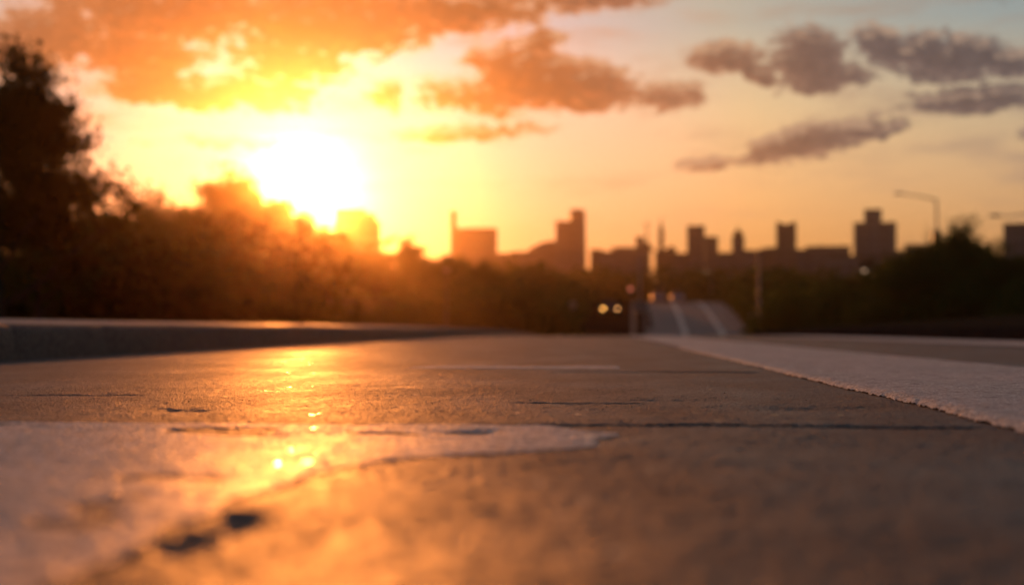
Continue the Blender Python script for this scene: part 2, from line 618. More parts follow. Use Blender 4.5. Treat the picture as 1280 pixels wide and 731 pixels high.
xs = np.concatenate([np.arange(-2.25, -1.25, .010), np.arange(-1.25, .62, .0034), np.arange(.62, 4.235, .02), [4.24]])
ysn = [.22]
while ysn[-1] < 9.0:
    y = ysn[-1]
    st = y * .0042
    if 1.74 < y < 1.83:
        st = .003
    ysn.append(y + st)
ysn = np.array(ysn)
X, Y = np.meshgrid(xs, ysn)
V1 = np.stack([X, Y, road_h(X, Y)], -1).reshape(-1, 3)
F1 = grid_faces(len(ysn), len(xs))
# far and rear stretch of the same road
rr_ = np.concatenate([np.arange(ysn[-1], 46, 1.0), np.arange(46, 402, 3.0)])
V2 = []
NC = 30
for y in rr_:
    l, r = float(edge_left(y)), float(edge_right(y))
    t = np.linspace(0, 1, NC)
    V2.append(np.stack([l + (r - l) * t, np.full(NC, y), np.full(NC, zr(y))], -1))
V2 = np.concatenate(V2)
F2 = grid_faces(len(rr_), NC, len(V1))
V3 = np.array([(-2.25, -60, 0), (4.24, -60, 0), (-2.25, .22, -.001), (4.24, .22, -.001)])
F3 = np.array([(0, 1, 3, 2)]) + len(V1) + len(V2)
road = tag(mesh_obj("road", np.concatenate([V1, V2, V3]), np.concatenate([F1, F2, F3]), M_ASPHALT, smooth=True), kind='structure')
# beyond the dip the road is laid with a darker, coarser asphalt
M_DARKASPHALT = road_mat("coarse_asphalt", (.015, .014, .014), (.022, .021, .021), (.011, .010, .010), .9, 1.0, .5, 60, .01, .0)
road.data.materials.append(M_DARKASPHALT)
mi = np.zeros(len(road.data.polygons), dtype=np.int32)
yc = V2.reshape(-1, NC, 3)[:-1, 0, 1]
M_PALEROAD = road_mat("sky_sheen_road", (.09, .098, .11), (.13, .14, .15), (.07, .075, .08), .55, .75, .5, 60, .01, .5)  # bluish grey sky reflection put into the base colour of the right carriageway
road.data.materials.append(M_PALEROAD)
xm = V2.reshape(-1, NC, 3)[:-1, :-1, 0] + .1
far_mi = np.where(xm > med_r(yc)[:, None], 2, 1) * (yc > 46)[:, None]
mi[len(F1):len(F1) + len(F2)] = far_mi.ravel()
road.data.polygons.foreach_set('material_index', mi)


# painted markings: raised sheets that follow the relief, with ragged worn edges
def poly_sd(px, py, poly):
    """signed distance to a polygon, positive inside"""
    d = np.full(px.shape, 1e9)
    inside = np.zeros(px.shape, bool)
    n = len(poly)
    for i in range(n):
        x0, y0 = poly[i]
        x1, y1 = poly[(i + 1) % n]
        ex, ey = x1 - x0, y1 - y0
        t = np.clip(((px - x0) * ex + (py - y0) * ey) / (ex * ex + ey * ey), 0, 1)
        d = np.minimum(d, np.hypot(px - x0 - t * ex, py - y0 - t * ey))
        c = ((y0 > py) != (y1 > py)) & (px < ex * (py - y0) / (ey if abs(ey) > 1e-9 else 1e-9) + x0)
        inside ^= c
    return np.where(inside, d, -d)


def paint(name, xs, ys, sd_fn, thick, bev, mat):
    X, Y = np.meshgrid(xs, ys)
    sd = sd_fn(X, Y)
    keep = sd > 0
    cell = keep[:-1, :-1] & keep[1:, :-1] & keep[:-1, 1:] & keep[1:, 1:]
    lift = np.clip(sd / bev, 0, 1)
    lift = lift * (2 - lift)
    Z = road_h(X, Y) * .75 + .0004 + thick * lift + .0012 * np.abs(vnoise(X, Y, .012, 41)) * lift
    F = grid_faces(len(ys), len(xs))[cell.ravel()]
    used = np.unique(F)
    mp = np.full(X.size, -1)
    mp[used] = np.arange(len(used))
    V = np.stack([X, Y, Z], -1).reshape(-1, 3)[used]
    return tag(mesh_obj(name, V, mp[F], mat, smooth=True), kind='structure')


def geo(y0, y1, k):
    r = [y0]
    while r[-1] < y1:
        r.append(r[-1] + max(.0025, r[-1] * k))
    return np.array(r)


PATCH = [(-2.0, 1.79), (-.06, 1.775), (.015, 1.62), (.0, 1.46), (-.06, 1.38), (-.16, 1.33), (-.235, 1.19), (-.245, 1.0), (-.255, .85), (-.25, .6), (-.25, .3), (-2.0, .3)]


def sd_patch(x, y):
    s = poly_sd(x, y, PATCH) + .020 * vnoise(x, y, .10, 50) + .014 * vnoise(x, y, .03, 51) * np.where(y > 1.76, .3, 1)
    worn = fbm(x, y, .13, 55, 4) - .40
    return np.minimum(s, np.maximum(-worn * .05, -.5))


paint("road_marking", np.arange(-1.9, .04, .0042), geo(.32, 1.80, .0042), sd_patch, .0014, .012, M_PAINT)


def sd_band(x, y):
    l = x - .49 + .006 * vnoise(x * 0, y, .06, 60) + .007 * vnoise(x * 0, y, .018, 61) + .006 * vnoise(x, y, .006, 64) + .012 * vnoise(x * 0, y, .5, 62)
    r = 1.25 + .01 * vnoise(x * 0, y, .3, 63) - x
    return np.minimum(l, r)


paint("road_marking", np.concatenate([np.arange(.47, .62, .003), np.arange(.62, 1.27, .008)]), geo(1.0, 9.0, .0042), sd_band, .010, .030, M_BAND)
paint("road_marking", np.arange(-.62, .12, .01), geo(4.22, 4.72, .003), lambda x, y: np.minimum(np.minimum(x + .58 + .06 * vnoise(x, y, .2, 70), .07 - x), np.minimum(y - 4.3, 4.62 + .1 * vnoise(x, y, .15, 71) - y)), .0012, .03, M_PAINT)


def strip(name, y0, y1, step, fx0, fx1, lift, mat):
    ys = np.arange(y0, y1 + step * .5, step)
    V = []
    for y in ys:
        a, b = fx0(y), fx1(y)
        z = float(zr(y)) + lift
        V += [(a, y, z), (b, y, z)]
    return tag(mesh_obj(name, np.array(V), grid_faces(len(ys), 2), mat), kind='structure')


strip("road_marking", 9.0, 46, 1.0, lambda y: .49, lambda y: 1.25, .009, M_BAND)
strip("gutter", .6, 46, 1.0, lambda y: 2.8, lambda y: 3.95, .008, M_BAND)
# lines on the far hill


for k in (1, 2):
    for y0 in np.arange(122, 232, 9.0):
        f = lambda y, k=k: med_r(y) + (edge_right(y) - med_r(y)) * k / 3.0
        strip("road_marking", y0, y0 + 7.5, 1.5, lambda y: f(y) - .28, lambda y: f(y) + .28, .012, M_PAINT)


def kerb(name, xe, sgn, y0, y1, h=.143, w=.16, mat=M_CONC, step=.35):
    """rounded concrete kerb; xe(y) is the road side face, sgn the side it lies on"""
    ys = np.concatenate([np.arange(y0, min(y1, 46), step), np.arange(max(46, y0), y1, 3.0)]) if y0 < 46 else np.arange(y0, y1, 3.0)
    jo = []
    if y0 < 20:
        jn = np.arange(1.0, 24, 1.0) + .37
        jo = [round(float(q), 4) for q in jn]
        ys = np.sort(np.concatenate([ys, jn - .007, jn, jn + .007]))
    prof = [(0, -.05), (.004, .02), (.012, h - .035), (.022, h - .014), (.042, h - .003), (.07, h), (w - .02, h + .001), (w, h - .012), (w + .01, -.05)]
    V = []
    for y in ys:
        x = float(xe(y))
        z = float(zr(y))
        wob = .006 * float(vnoise(0., y, 1.3, 80)) + .003 * float(vnoise(0., y, .35, 81))
        for a, b in prof:
            cut = .0015 if any(abs(y - q) < .001 for q in jo) else 0
            V.append((x + sgn * (a + (wob + cut if b > 0 and a < .1 else 0)), y, z + b + (wob * .6 - cut if b > .1 else 0)))
    F = grid_faces(len(ys), len(prof))
    if sgn > 0:
        F = F[:, ::-1]
    return tag(mesh_obj(name, np.array(V), F, mat, smooth=True), kind='structure')


kerb("kerb", edge_left, -1, -20, 60)
M_BERM = road_mat("asphalt_berm", (.020, .020, .023), (.030, .029, .031), (.016, .016, .017), .9, 1.0, .5, 120, .002, .0)
kerb("kerb", edge_right, 1, -20, 60, mat=M_BERM)
# added pale concrete strip rising behind the left kerb to give a bright top line
fy = np.concatenate([np.arange(-20, 46, .5), np.arange(46, 62, 2.0)])
V = []
for y in fy:
    x, z = float(edge_left(y)), float(zr(y))
    for d_, h_ in ((.172, .143), (.6, .161), (1.0, .174), (1.35, .184), (1.37, .05)):
        V.append((x - d_, y, z + h_ + .004 * float(vnoise(d_, y, .8, 83))))
M_SHEEN_STRIP = road_mat("sheen_strip_concrete", (.30, .27, .25), (.38, .35, .32), (.24, .22, .20), .45, .65, .4, 120, .002)
tag(mesh_obj("kerb_sheen_strip", np.array(V), grid_faces(len(fy), 5)[:, ::-1], M_SHEEN_STRIP, smooth=True), kind='structure')
# median between the two carriageways on the far hill
ysm = np.arange(62, 300, 3.0)
V = []
for y in ysm:
    a, b, z = float(med_l(y)), float(med_r(y)), float(zr(y))
    V += [(a, y, z - .05), (a + .03, y, z + .14), (b - .03, y, z + .14), (b, y, z - .05)]
tag(mesh_obj("median_strip", np.array(V), grid_faces(len(ysm), 4), M_CONC), kind='structure')

# small glossy stones added near the camera to catch sun glints
M_GLINT_GRIT = simple_mat("glint_stone", (.10, .075, .055), .16, var=.5, scale=40, spec=.6)
gb = MB()
for i in range(160):
    y = .62 * (5.2 ** rnd.random())
    x = rnd.uniform(-.36, .34) * y + .02
    r = rnd.uniform(.0006, .0015)
    z = float(road_h(np.array(x), np.array(y)))
    if x < 0 and sd_patch(np.array(x), np.array(y)) > 0:
        z = z * .75 + .004
    gb.ball((x, y, z + r * .45), r, 8, 5, .75)
tag(gb.build("glint_grit", M_GLINT_GRIT, smooth=True), kind='stuff')
bpy.data.objects["glint_grit"]['label'] = "fine glossy stones added over the near road surface for sun glints"


# ------------------------------------------------------------------ trees
def leaf_cloud(pts, normals_up, size, rs, jit=.35):
    """one small folded leaf spray (two triangles) at each point"""
    n = len(pts)
    d = rs.normal(size=(n, 3))
    d /= np.linalg.norm(d, axis=1)[:, None]
    e = np.cross(d, rs.normal(size=(n, 3)))
    e /= np.linalg.norm(e, axis=1)[:, None]
    s = size * (1 + jit * rs.normal(size=n)).clip(.4, 2)
    a = pts - d * s[:, None]
    b = pts + e * (s * .55)[:, None]
    c = pts + d * s[:, None]
    k = pts - e * (s * .55)[:, None] + np.cross(d, e) * (s * .25)[:, None]
    V = np.stack([a, b, c, k], 1).reshape(-1, 3)
    F = np.arange(n * 4).reshape(-1, 4)
    return V, F


def grow(seed, height, spread, trunk_r, bare=.25, flat=1.0, levels=3):
    """limb skeleton: returns tubes and the twig ends that carry leaves"""
    r = random.Random(seed)
    tubes, tips = [], []

    def limb(p, d, length, rad, lev):
        path, radii = [p], [rad]
        n = 5
        for i in range(n):
            d = (d + Vector((r.uniform(-.22, .22), r.uniform(-.22, .22), r.uniform(-.05, .16)))).normalized()
            p = p + d * (length / n)
            path.append(p)
            radii.append(rad * (1 - .75 * (i + 1) / n))
            if lev < levels and i >= 1:
                for _ in range(2 if lev == 0 else r.choice((1, 2))):
                    a = r.uniform(0, 2 * math.pi)
                    side = Vector((math.cos(a), math.sin(a), r.uniform(-.15, .55) * flat)).normalized()
                    limb(p, (d * .45 + side).normalized(), length * r.uniform(.42, .62), radii[-1] * .62, lev + 1)
            if lev >= 2:
                tips.append(p)
        tips.append(p)
        tubes.append((path, radii))
    path, radii = [], []
    top = height * .62
    for i in range(7):
        t = i / 6
        path.append(Vector((.25 * math.sin(seed + t * 2) * t, .25 * math.cos(seed * 2 + t * 2) * t, top * t)))
        radii.append(trunk_r * (1.25 if i == 0 else 1 - .7 * t))
    tubes.append((path, radii))
    nb = 9
    for k in range(nb):
        t = bare + (1 - bare) * k / (nb - 1)
        p = Vector((0, 0, top * t))
        a = k * 2.4 + r.uniform(-.4, .4)
        el = r.uniform(.1, .5) + .8 * t
        d = Vector((math.cos(a), math.sin(a), el)).normalized()
        limb(p, d, spread * (1.05 - .45 * t) * r.uniform(.75, 1.1), trunk_r * .42 * (1.1 - .6 * t), 1)
    limb(path[-1], Vector((0, 0, 1)), height * .33, trunk_r * .3, 1)
    return tubes, tips


PROTO = {}


def tree_meshes(key, seed, height, spread, trunk_r, nleaf, leaf, clump, mat, **kw):
    tubes, tips = grow(seed, height, spread, trunk_r, **kw)
    tb = MB()
    for path, radii in tubes:
        if radii[0] > .012:
            tb.tube(path, radii, 7 if radii[0] > .06 else 5)
    rs = np.random.RandomState(seed)
    T = np.array([tuple(t) for t in tips])
    keep = rs.rand(len(T)) < .8
    T = T[keep]
    w = rs.rand(len(T)) ** 1.5 + .15
    idx = rs.choice(len(T), nleaf, p=w / w.sum())
    cs = clump * (.5 + rs.rand(len(T)))
    pts = T[idx] + rs.normal(size=(nleaf, 3)) * (cs[idx] * .55)[:, None] * np.array([1, 1, .62])
    zmin = .04 * height
    pts[:, 2] = np.maximum(pts[:, 2], zmin + rs.rand(nleaf) * .5)
    V, F = leaf_cloud(pts, None, leaf, rs)
    PROTO[key] = (tb, V, F, mat, {})


def tree(key, loc, rz, scale, name, label, group):
    tb, V, F, mat, cache = PROTO[key]
    root = empty(name, loc, rz)
    root.scale = scale if isinstance(scale, tuple) else (scale,) * 3
    if not cache:
        t = tb.build("trunk", M_BARK, root, smooth=True)
        c = mesh_obj("crown", V, F, mat, root)
        cache['t'], cache['c'] = t, c
    else:
        for k in ('t', 'c'):
            o = cache[k].copy()
            col.objects.link(o)
            o.parent = root
    tag(root, label, 'tree', group)
    return root


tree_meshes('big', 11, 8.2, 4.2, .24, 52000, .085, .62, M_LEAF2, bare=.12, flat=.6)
tree_meshes('round', 23, 9.0, 4.6, .26, 24000, .12, .85, M_LEAF, bare=.16)
tree_meshes('broad', 37, 8.0, 5.0, .28, 24000, .12, .9, M_LEAF, bare=.14, flat=.7)
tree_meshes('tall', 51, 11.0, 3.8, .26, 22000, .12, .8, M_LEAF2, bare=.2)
tree_meshes('loose', 64, 8.5, 4.0, .2, 9000, .11, .6, M_LEAF, bare=.2)


def plant(key, px, top, Y, name, label, group, rz=0, wide=1.0, sink=0):
    """tree on the ground whose top shows at the given height"""
    p = at(px, top, Y)
    z = ground_z(p.x, Y) - .05 - sink
    h = float(np.percentile(PROTO[key][1][:, 2], 98.5))
    s = (p.z - z) / h
    return tree(key, (p.x, Y, z), rz, (s * wide, s * wide, s), name, label, group)


LG = "trees along the left side of the road"
plant('big', 0, 94, 36, "broadleaf_tree", "tall dark tree at the left edge with sky showing through its ragged crown", LG, .4, .95)
plant('broad', 50, 245, 44, "broadleaf_tree", "bushy tree in front of the ragged tall tree, filling the gap beside it", LG, 1.4, .9)
plant('round', 152, 262, 112, "broadleaf_tree", "low dark tree just right of the tall ragged tree", LG, 2.2, 1.1)
plant('loose', 186, 244, 160, "broadleaf_tree", "thin round topped tree peeking above the dark trees left of the domed one", LG, .9, .8)
plant('round', 283, 225, 165, "broadleaf_tree", "domed tree rising highest beneath the bright sun glow", LG, 4.0, 1.15)
plant('broad', 225, 268, 122, "broadleaf_tree", "wide low tree between the thin topped tree and the domed tree", LG, 3.1, 1.0)
plant('broad', 352, 258, 175, "broadleaf_tree", "broad tree sloping down on the right flank of the domed tree", LG, .2, 1.0)
plant('round', 412, 292, 180, "broadleaf_tree", "rounded tree directly below the sun, in front of the hazy stepped block", LG, 5.2, 1.1)
plant('tall', 470, 304, 186, "broadleaf_tree", "narrow tree right of the hazy stepped block", LG, 2.0, 1.5)
plant('round', 515, 304, 190, "broadleaf_tree", "tree rising slightly left of the building with the slim tower", LG, .6, 1.0)
plant('broad', 555, 322, 192, "broadleaf_tree", "flat topped dark tree below the building with the slim tower", LG, 2.6, 1.1)
plant('round', 606, 332, 170, "broadleaf_tree", "low dark tree ending the left row beside the dip in the road", LG, 1.1, 1.3)
RG = "trees on the right bank"
plant('round', 1205, 291, 92, "broadleaf_tree", "tallest dark tree on the right bank, left of the blocky building at the edge", RG, .8, 1.2)
plant('broad', 1150, 316, 88, "broadleaf_tree", "spreading tree under the tall curved street lamp", RG, 2.9, 1.1)
plant('round', 1262, 318, 80, "broadleaf_tree", "dark tree at the right edge below the blocky building", RG, 5.1, 1.1)
plant('broad', 1300, 322, 96, "broadleaf_tree", "tree cut by the right edge of the view", RG, 1.7, 1.2)
plant('tall', 1090, 336, 110, "broadleaf_tree", "narrow tree below the wide tower with a raised middle", RG, .3, 1.6)
plant('round', 1040, 350, 118, "broadleaf_tree", "yellowish green rounded tree at the left end of the right bank", RG, 3.7, 1.2)


# dense bushes and the far-off wood
def mass(name, label, spots, nleaf, leaf, mat, seed):
    rs = np.random.RandomState(seed)
    P = []
    per = nleaf // len(spots)
    for (x, y, z, rx, ry, rz) in spots:
        q = rs.normal(size=(per, 3))
        q /= np.linalg.norm(q, axis=1)[:, None]
        q *= (rs.rand(per) ** .4)[:, None]
        lump = .75 + .5 * rs.rand()
        q = q * np.array([rx, ry, rz]) * lump
        q = q + rs.normal(size=q.shape) * leaf * .8
        q[:, 2] = np.abs(q[:, 2])
        P.append(q + np.array([x, y, z]))
    V, F = leaf_cloud(np.concatenate(P), None, leaf, rs)
    o = mesh_obj(name, V, F, mat)
    tag(o, label, kind='stuff')
    return o


sp = []
for i in range(170):
    px = rnd.uniform(-160, 640)
    Y = rnd.uniform(48, 62) + max(0, min(px, 400)) * .16
    p = at(px, 400, Y)
    sp.append((p.x, Y, ground_z(p.x, Y) - .1, rnd.uniform(1.6, 2.8), rnd.uniform(1.2, 2.0), rnd.uniform(1.8, 3.4)))
for i in range(22):
    px = -140 + 25 * i
    Y = rnd.uniform(46, 54)
    p = at(px, 400, Y)
    sp.append((p.x, Y, ground_z(p.x, Y) - .1, 1.9, 1.4, rnd.uniform(2.8, 4.0)))
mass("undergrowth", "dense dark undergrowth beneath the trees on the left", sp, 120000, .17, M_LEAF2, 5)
sp = []
for i in range(110):
    px = rnd.uniform(965, 1420)
    Y = rnd.uniform(74, 92) + max(0, 1280 - px) * .10
    p = at(px, 400, Y)
    sp.append((p.x, Y, ground_z(p.x, Y) - .1, rnd.uniform(1.8, 3.2), rnd.uniform(1.2, 2), rnd.uniform(2.0, 4.2)))
mass("undergrowth", "dense dark undergrowth beneath the trees on the right bank", sp, 100000, .2, M_LEAF, 6)
sp = []
for i in range(330):
    Y = rnd.uniform(262, 420)
    px = rnd.uniform(-150, 1430)
    topy = 333 + rnd.uniform(-3, 9) + (9 if 640 < px < 1110 else -3)
    p = at(px, topy, Y)
    z = ground_z(p.x, Y) - .5
    w = rnd.uniform(4, 8)
    sp.append((p.x, Y, z, w, w * .8, max(3, p.z - z)))
for i in range(150):
    Y = rnd.uniform(112, 262)
    left = rnd.random() < .6
    px = rnd.uniform(520, 705) if left else rnd.uniform(915, 1010)
    p = at(px, 400, Y)
    if (p.x > edge_left(Y) - 3.2) if left else (p.x < edge_right(Y) + 3.2):
        continue
    sp.append((p.x, Y, ground_z(p.x, Y) - .2, 2.6, 2.4, rnd.uniform(2.0, 4.2)))
for i in range(40):
    Y = 122 + i * 3.0
    x = float(edge_right(Y)) + rnd.uniform(1.8, 2.8)
    sp.append((x, Y, ground_z(x, Y) - .3, 1.3, 1.6, rnd.uniform(.8, 1.8)))
    x = float(edge_left(Y)) - rnd.uniform(1.2, 2.2)
    sp.append((x, Y, ground_z(x, Y) - .3, 1.3, 1.6, rnd.uniform(.8, 1.8)))
mass("woodland", "far dark woodland below the city skyline", sp, 260000, .75, M_LEAF, 8)


# ------------------------------------------------------------------ city
def facade_mat(name, c, floor=3.4, bay=3.2):
    """rendered wall with rows of darker, glossier window openings"""
    m, g, b, out, co = new_mat(name)
    sep = g.node('ShaderNodeSeparateXYZ')
    g.put(sep.inputs[0], co)
    h = g.m('ADD', sep.outputs[0], sep.outputs[1])
    fx = g.m('FRACT', g.m('DIVIDE', h, bay))
    fz = g.m('FRACT', g.m('DIVIDE', sep.outputs[2], floor))
    wx = g.m('MULTIPLY', g.m('GREATER_THAN', fx, .25), g.m('LESS_THAN', fx, .78))
    wz = g.m('MULTIPLY', g.m('GREATER_THAN', fz, .3), g.m('LESS_THAN', fz, .8))
    geo_ = g.node('ShaderNodeNewGeometry')
    ns = g.node('ShaderNodeSeparateXYZ')
    g.put(ns.inputs[0], geo_.outputs['Normal'])
    side = g.m('LESS_THAN', g.m('ABSOLUTE', ns.outputs[2]), .5)
    win = g.m('MULTIPLY', g.m('MULTIPLY', wx, wz), side)
    n = g.noise(co, .12, 4)
    wall = g.mix(n, tuple(x * .8 for x in c), tuple(x * 1.15 for x in c))
    g.put(b.inputs['Base Color'], g.mix(win, wall, tuple(x * .62 for x in c)))
    g.put(b.inputs['Roughness'], g.m('SUBTRACT', .8, g.m('MULTIPLY', win, .35)))
    return m


F_TAN = facade_mat("facade_tan", (.15, .17, .20))
F_GREY = facade_mat("facade_grey", (.15, .185, .235), 3.6, 2.6)
F_BRICK = facade_mat("facade_brick", (.14, .145, .16), 3.3, 3.6)
F_PALE = facade_mat("facade_pale", (.18, .215, .265), 3.5, 4.0)
M_ROOF = simple_mat("roof_felt", (.07, .06, .055), .9)
M_STEEL = simple_mat("galvanised_steel", (.28, .28, .28), .5, .4)
M_DARKSTEEL = simple_mat("dark_steel", (.05, .05, .05), .5, .3)
CITY_D = 900.0


def mpp(D):
    return D / 1777.8


class Tower:
    """A building placed by the outline it shows, with real depth."""
    def __init__(self, px0, px1, D, name, label, cat='building', group=None):
        self.D = D
        self.px0 = px0
        self.c = at((px0 + px1) / 2, 412, D)
        self.gz = ground_z(self.c.x, D) - .5
        self.root = empty(name, (self.c.x, D, self.gz), -math.atan2(self.c.x, D))
        tag(self.root, label, cat, group)

    def X(self, px):
        return at(px, 412, self.D).x - self.c.x

    def Z(self, py):
        return at((self.px0), py, self.D).z - self.gz

    def block(self, a, b, top, part, mat, depth=26, y0=0.0, bottom=None, taper=1.0, parapet=True):
        m = MB()
        zb = 0 if bottom is None else self.Z(bottom)
        m.box(self.X(a), self.X(b), y0, y0 + depth, zb, self.Z(top), taper)
        o = m.build(part, mat, self.root)
        if parapet:
            r = MB()
            x0, x1, z = self.X(a), self.X(b), self.Z(top)
            cx, cy = (x0 + x1) / 2, y0 + depth / 2
            hx, hy = (x1 - x0) / 2 * taper + .05, depth / 2 * taper + .05
            t = .5
            r.box(cx - hx, cx + hx, cy - hy, cy - hy + t, z - .3, z + .45)
            r.box(cx - hx, cx + hx, cy + hy - t, cy + hy, z - .3, z + .45)
            r.box(cx - hx, cx - hx + t, cy - hy + t, cy + hy - t, z - .3, z + .45)
            r.box(cx + hx - t, cx + hx, cy - hy + t, cy + hy - t, z - .3, z + .45)
            r.build("parapet", M_ROOF, o)
        return o

    def poly(self, pts, part, mat, depth=26, y0=0.0):
        m = MB()
        m.prism([(self.X(a), self.Z(b)) for a, b in pts], y0, y0 + depth)
        return m.build(part, mat, self.root)

    def mast(self, px, top, bottom, part="antenna", r=.35):
        m = MB()
        x = self.X(px)
        m.tube([(x, 8, self.Z(bottom) - .5), (x, 8, self.Z(top))], [r, r * .4], 6)
        return m.build(part, M_DARKSTEEL, self.root)


CG = "buildings of the far skyline"
# 1 hazy stepped block next to the sun
t = Tower(419, 474, 397, "apartment_block", "glowing stepped apartment block standing in the sun's glare", group=CG)
t.block(419, 457, 263, "main_block", F_BRICK, 20)
t.block(457.5, 469, 268, "side_wing", F_BRICK, 18, 1)
t.block(469.5, 475, 277, "stair_tower", F_BRICK, 14, 2)
t.block(428, 441, 259, "roof_plant_room", M_ROOF, 8, 6, bottom=263, parapet=False)
# 2 chimney building
t = Tower(563, 621, 558, "factory_building", "blocky building with one tall slim tower at its left end", group=CG)
t.block(571, 621.5, 286.5, "main_block", F_TAN, 30, 0)
t.block(585, 611, 283.5, "roof_plant_room", F_TAN, 16, 6, bottom=286, parapet=False)
t.block(563, 570.7, 262.5, "slim_tower", F_BRICK, 5, 4, parapet=False)
# 3 stepped tower
t = Tower(661, 734, 546, "office_tower", "tall stepped tower, highest in the middle of the skyline, with slanted right edge", group=CG)
t.poly([(713, 425), (735, 425), (731.5, 262), (713, 262)], "high_slab", F_GREY, 26, 1)
t.block(694.5, 712.7, 278, "low_slab", F_GREY, 24, 0)
t.poly([(661, 425), (694.3, 425), (694.3, 301), (684, 301), (674, 304), (667, 308), (661, 310)], "side_wing", F_TAN, 26, 2)
t.block(716, 727, 259.5, "roof_plant_room", M_ROOF, 8, 8, bottom=262, parapet=False)
# 4 little roofs and tower
t = Tower(738, 754, 558, "low_block", "small low block just right of the tall slanted tower", group=CG)
t.block(738, 754, 313.5, "main_block", F_BRICK, 16)
t.block(741, 748, 310.5, "roof_plant_room", M_ROOF, 6, 4, bottom=313, parapet=False)
t = Tower(764, 813, 539, "town_hall", "low building with a short square tower rising from its roof", group=CG)
t.block(764, 813, 311, "main_block", F_TAN, 22)
t.poly([(766, 311), (790, 311), (790, 308), (771, 308)], "roof", M_ROOF, 16, 3)
t.block(795, 805, 297, "clock_tower", F_TAN, 9, 2, bottom=312)
t.block(797.5, 802.5, 294.5, "cupola", M_ROOF, 4, 4.5, bottom=297, parapet=False)
t.poly([(805.2, 311), (818, 311), (812, 304), (806, 300)], "gable_roof", M_ROOF, 14, 4)
t = Tower(822, 846, 564, "church", "church with a thin pointed spire", group=CG)
t.poly([(819, 425), (846, 425), (846, 312), (840, 306), (833, 311), (819, 313)], "nave", F_BRICK, 26, 2)
t.block(823.6, 830.2, 290, "spire_tower", F_BRICK, 4, 0, parapet=False)
m = MB()
x = t.X(826.9)
m.tube([(x, 2, t.Z(290)), (x, 2, t.Z(277)), (x, 2, t.Z(271))], [1.1, .3, .1], 8)
m.build("spire", M_ROOF, t.root)
# 5 two step block
t = Tower(859, 898, 533, "apartment_block", "two step flat roofed block left of the domed tower", group=CG)
t.block(859, 881.5, 283.5, "main_block", F_TAN, 24)
t.block(881.8, 898, 297, "side_wing", F_TAN, 22, 1)
# 6 domed tower
t = Tower(915, 931, 546, "domed_tower", "small tower with a pointed dome", group=CG)
t.block(915.3, 931, 299, "tower_shaft", F_PALE, 5, 0, parapet=False)
m = MB()
x = t.X(923.2)
prof = [(3.7, 299), (3.6, 295), (2.9, 291.5), (1.8, 288.5), (.6, 286), (.2, 282)]
m.tube([(x, 2.5, t.Z(z)) for _, z in prof], [r * .62 for r, _ in prof], 12)
m.build("dome", M_ROOF, t.root, smooth=True)
# 7 curved low hall
t = Tower(939, 972, 558, "low_hall", "low hall with a curved roof left of the twin pointed tower", group=CG)
t.poly([(937, 425), (972, 425), (972, 309), (964, 309), (955, 310), (946, 313), (937, 317)], "main_block", F_BRICK, 30)
# 8 twin corner tower
t = Tower(970, 996, 527, "office_tower", "dark tower with two pointed roof corners", group=CG)
t.block(970.8, 996, 284, "tower_shaft", F_BRICK, 12, 0, parapet=False)
t.poly([(970.8, 284.2), (996, 284.2), (996, 281), (994.2, 275.5), (991.5, 278), (983.3, 280.5), (975.5, 278), (973, 275.5), (970.8, 281)], "crown_roof", F_BRICK, 12, 0.002)
# 9 long low block
t = Tower(1008, 1063, 558, "long_block", "long low flat roofed block left of the wide tower with a raised middle", group=CG)
t.block(1008, 1063, 309, "main_block", F_PALE, 26)
t.block(1022, 1032, 306, "roof_plant_room", M_ROOF, 8, 6, bottom=309, parapet=False)
# 10 wide tower
t = Tower(1068, 1121, 521, "hotel_tower", "wide pale tower with a raised square middle", group=CG)
t.block(1068, 1081, 279, "left_wing", F_PALE, 22, 2)
t.block(1081.3, 1103, 263, "central_tower", F_PALE, 24, 0)
t.block(1103.3, 1121, 279, "right_wing", F_PALE, 22, 2)
t.block(1071, 1123, 322, "podium", F_GREY, 8, -9)
# 11 low block by lamp
t = Tower(1132, 1170, 558, "low_block", "low flat block behind the tall street lamp", group=CG)
t.block(1132, 1172, 306.5, "main_block", F_TAN, 24)
t.mast(1160, 279, 306.5)
# 12 edge building
t = Tower(1256, 1300, 372, "office_block", "square blocky building at the right edge above the trees", group=CG)
t.block(1256, 1306, 281, "main_block", F_GREY, 24)
t.block(1268, 1290, 277, "roof_plant_room", M_ROOF, 10, 6, bottom=281, parapet=False)
# thin masts
t = Tower(806, 812, 589, "radio_mast", "very thin lattice mast behind the short square tower", 'mast')
m = MB()
m.tube([(0, 0, 0), (0, 0, t.Z(278))], [.8, .3], 5)
m.build("mast_pole", M_DARKSTEEL, t.root)
m = MB()
m.box(-2.4, 2.4, -.2, .2, t.Z(280.5), t.Z(280))
m.build("cross_arm", M_DARKSTEEL, t.root)
# low houses that knit the skyline together
for (a, b, top, mat, lab) in (
        (612, 640, 318, F_BRICK, "low block below and right of the building with the slim tower"),
        (638, 662, 316, F_TAN, "low flat block left of the tall slanted tower"),
        (836, 862, 318, F_BRICK, "low block between the church and the two step block"),
        (896, 917, 317, F_TAN, "low block between the two step block and the domed tower"),
        (930, 945, 314, F_GREY, "small block right of the domed tower"),
        (995, 1012, 313, F_TAN, "small block right of the twin pointed tower"),
        (1120, 1136, 315, F_PALE, "small block right of the wide tower"),
        (748, 768, 316, F_GREY, "tiny block left of the building with the short square tower"),
        (1036, 1074, 321, F_PALE, "pale low house in front of the long low block")):
    t = Tower(a, b, 500 if top < 324 else 440, "low_block", lab, group="low blocks between the towers")
    o = t.block(a, b, top, "main_block", mat, 14)
    q = (b - a) * .25
    t.block(a + q, a + 2 * q, top - 2, "roof_plant_room", M_ROOF, 5, 4, bottom=top, parapet=False)

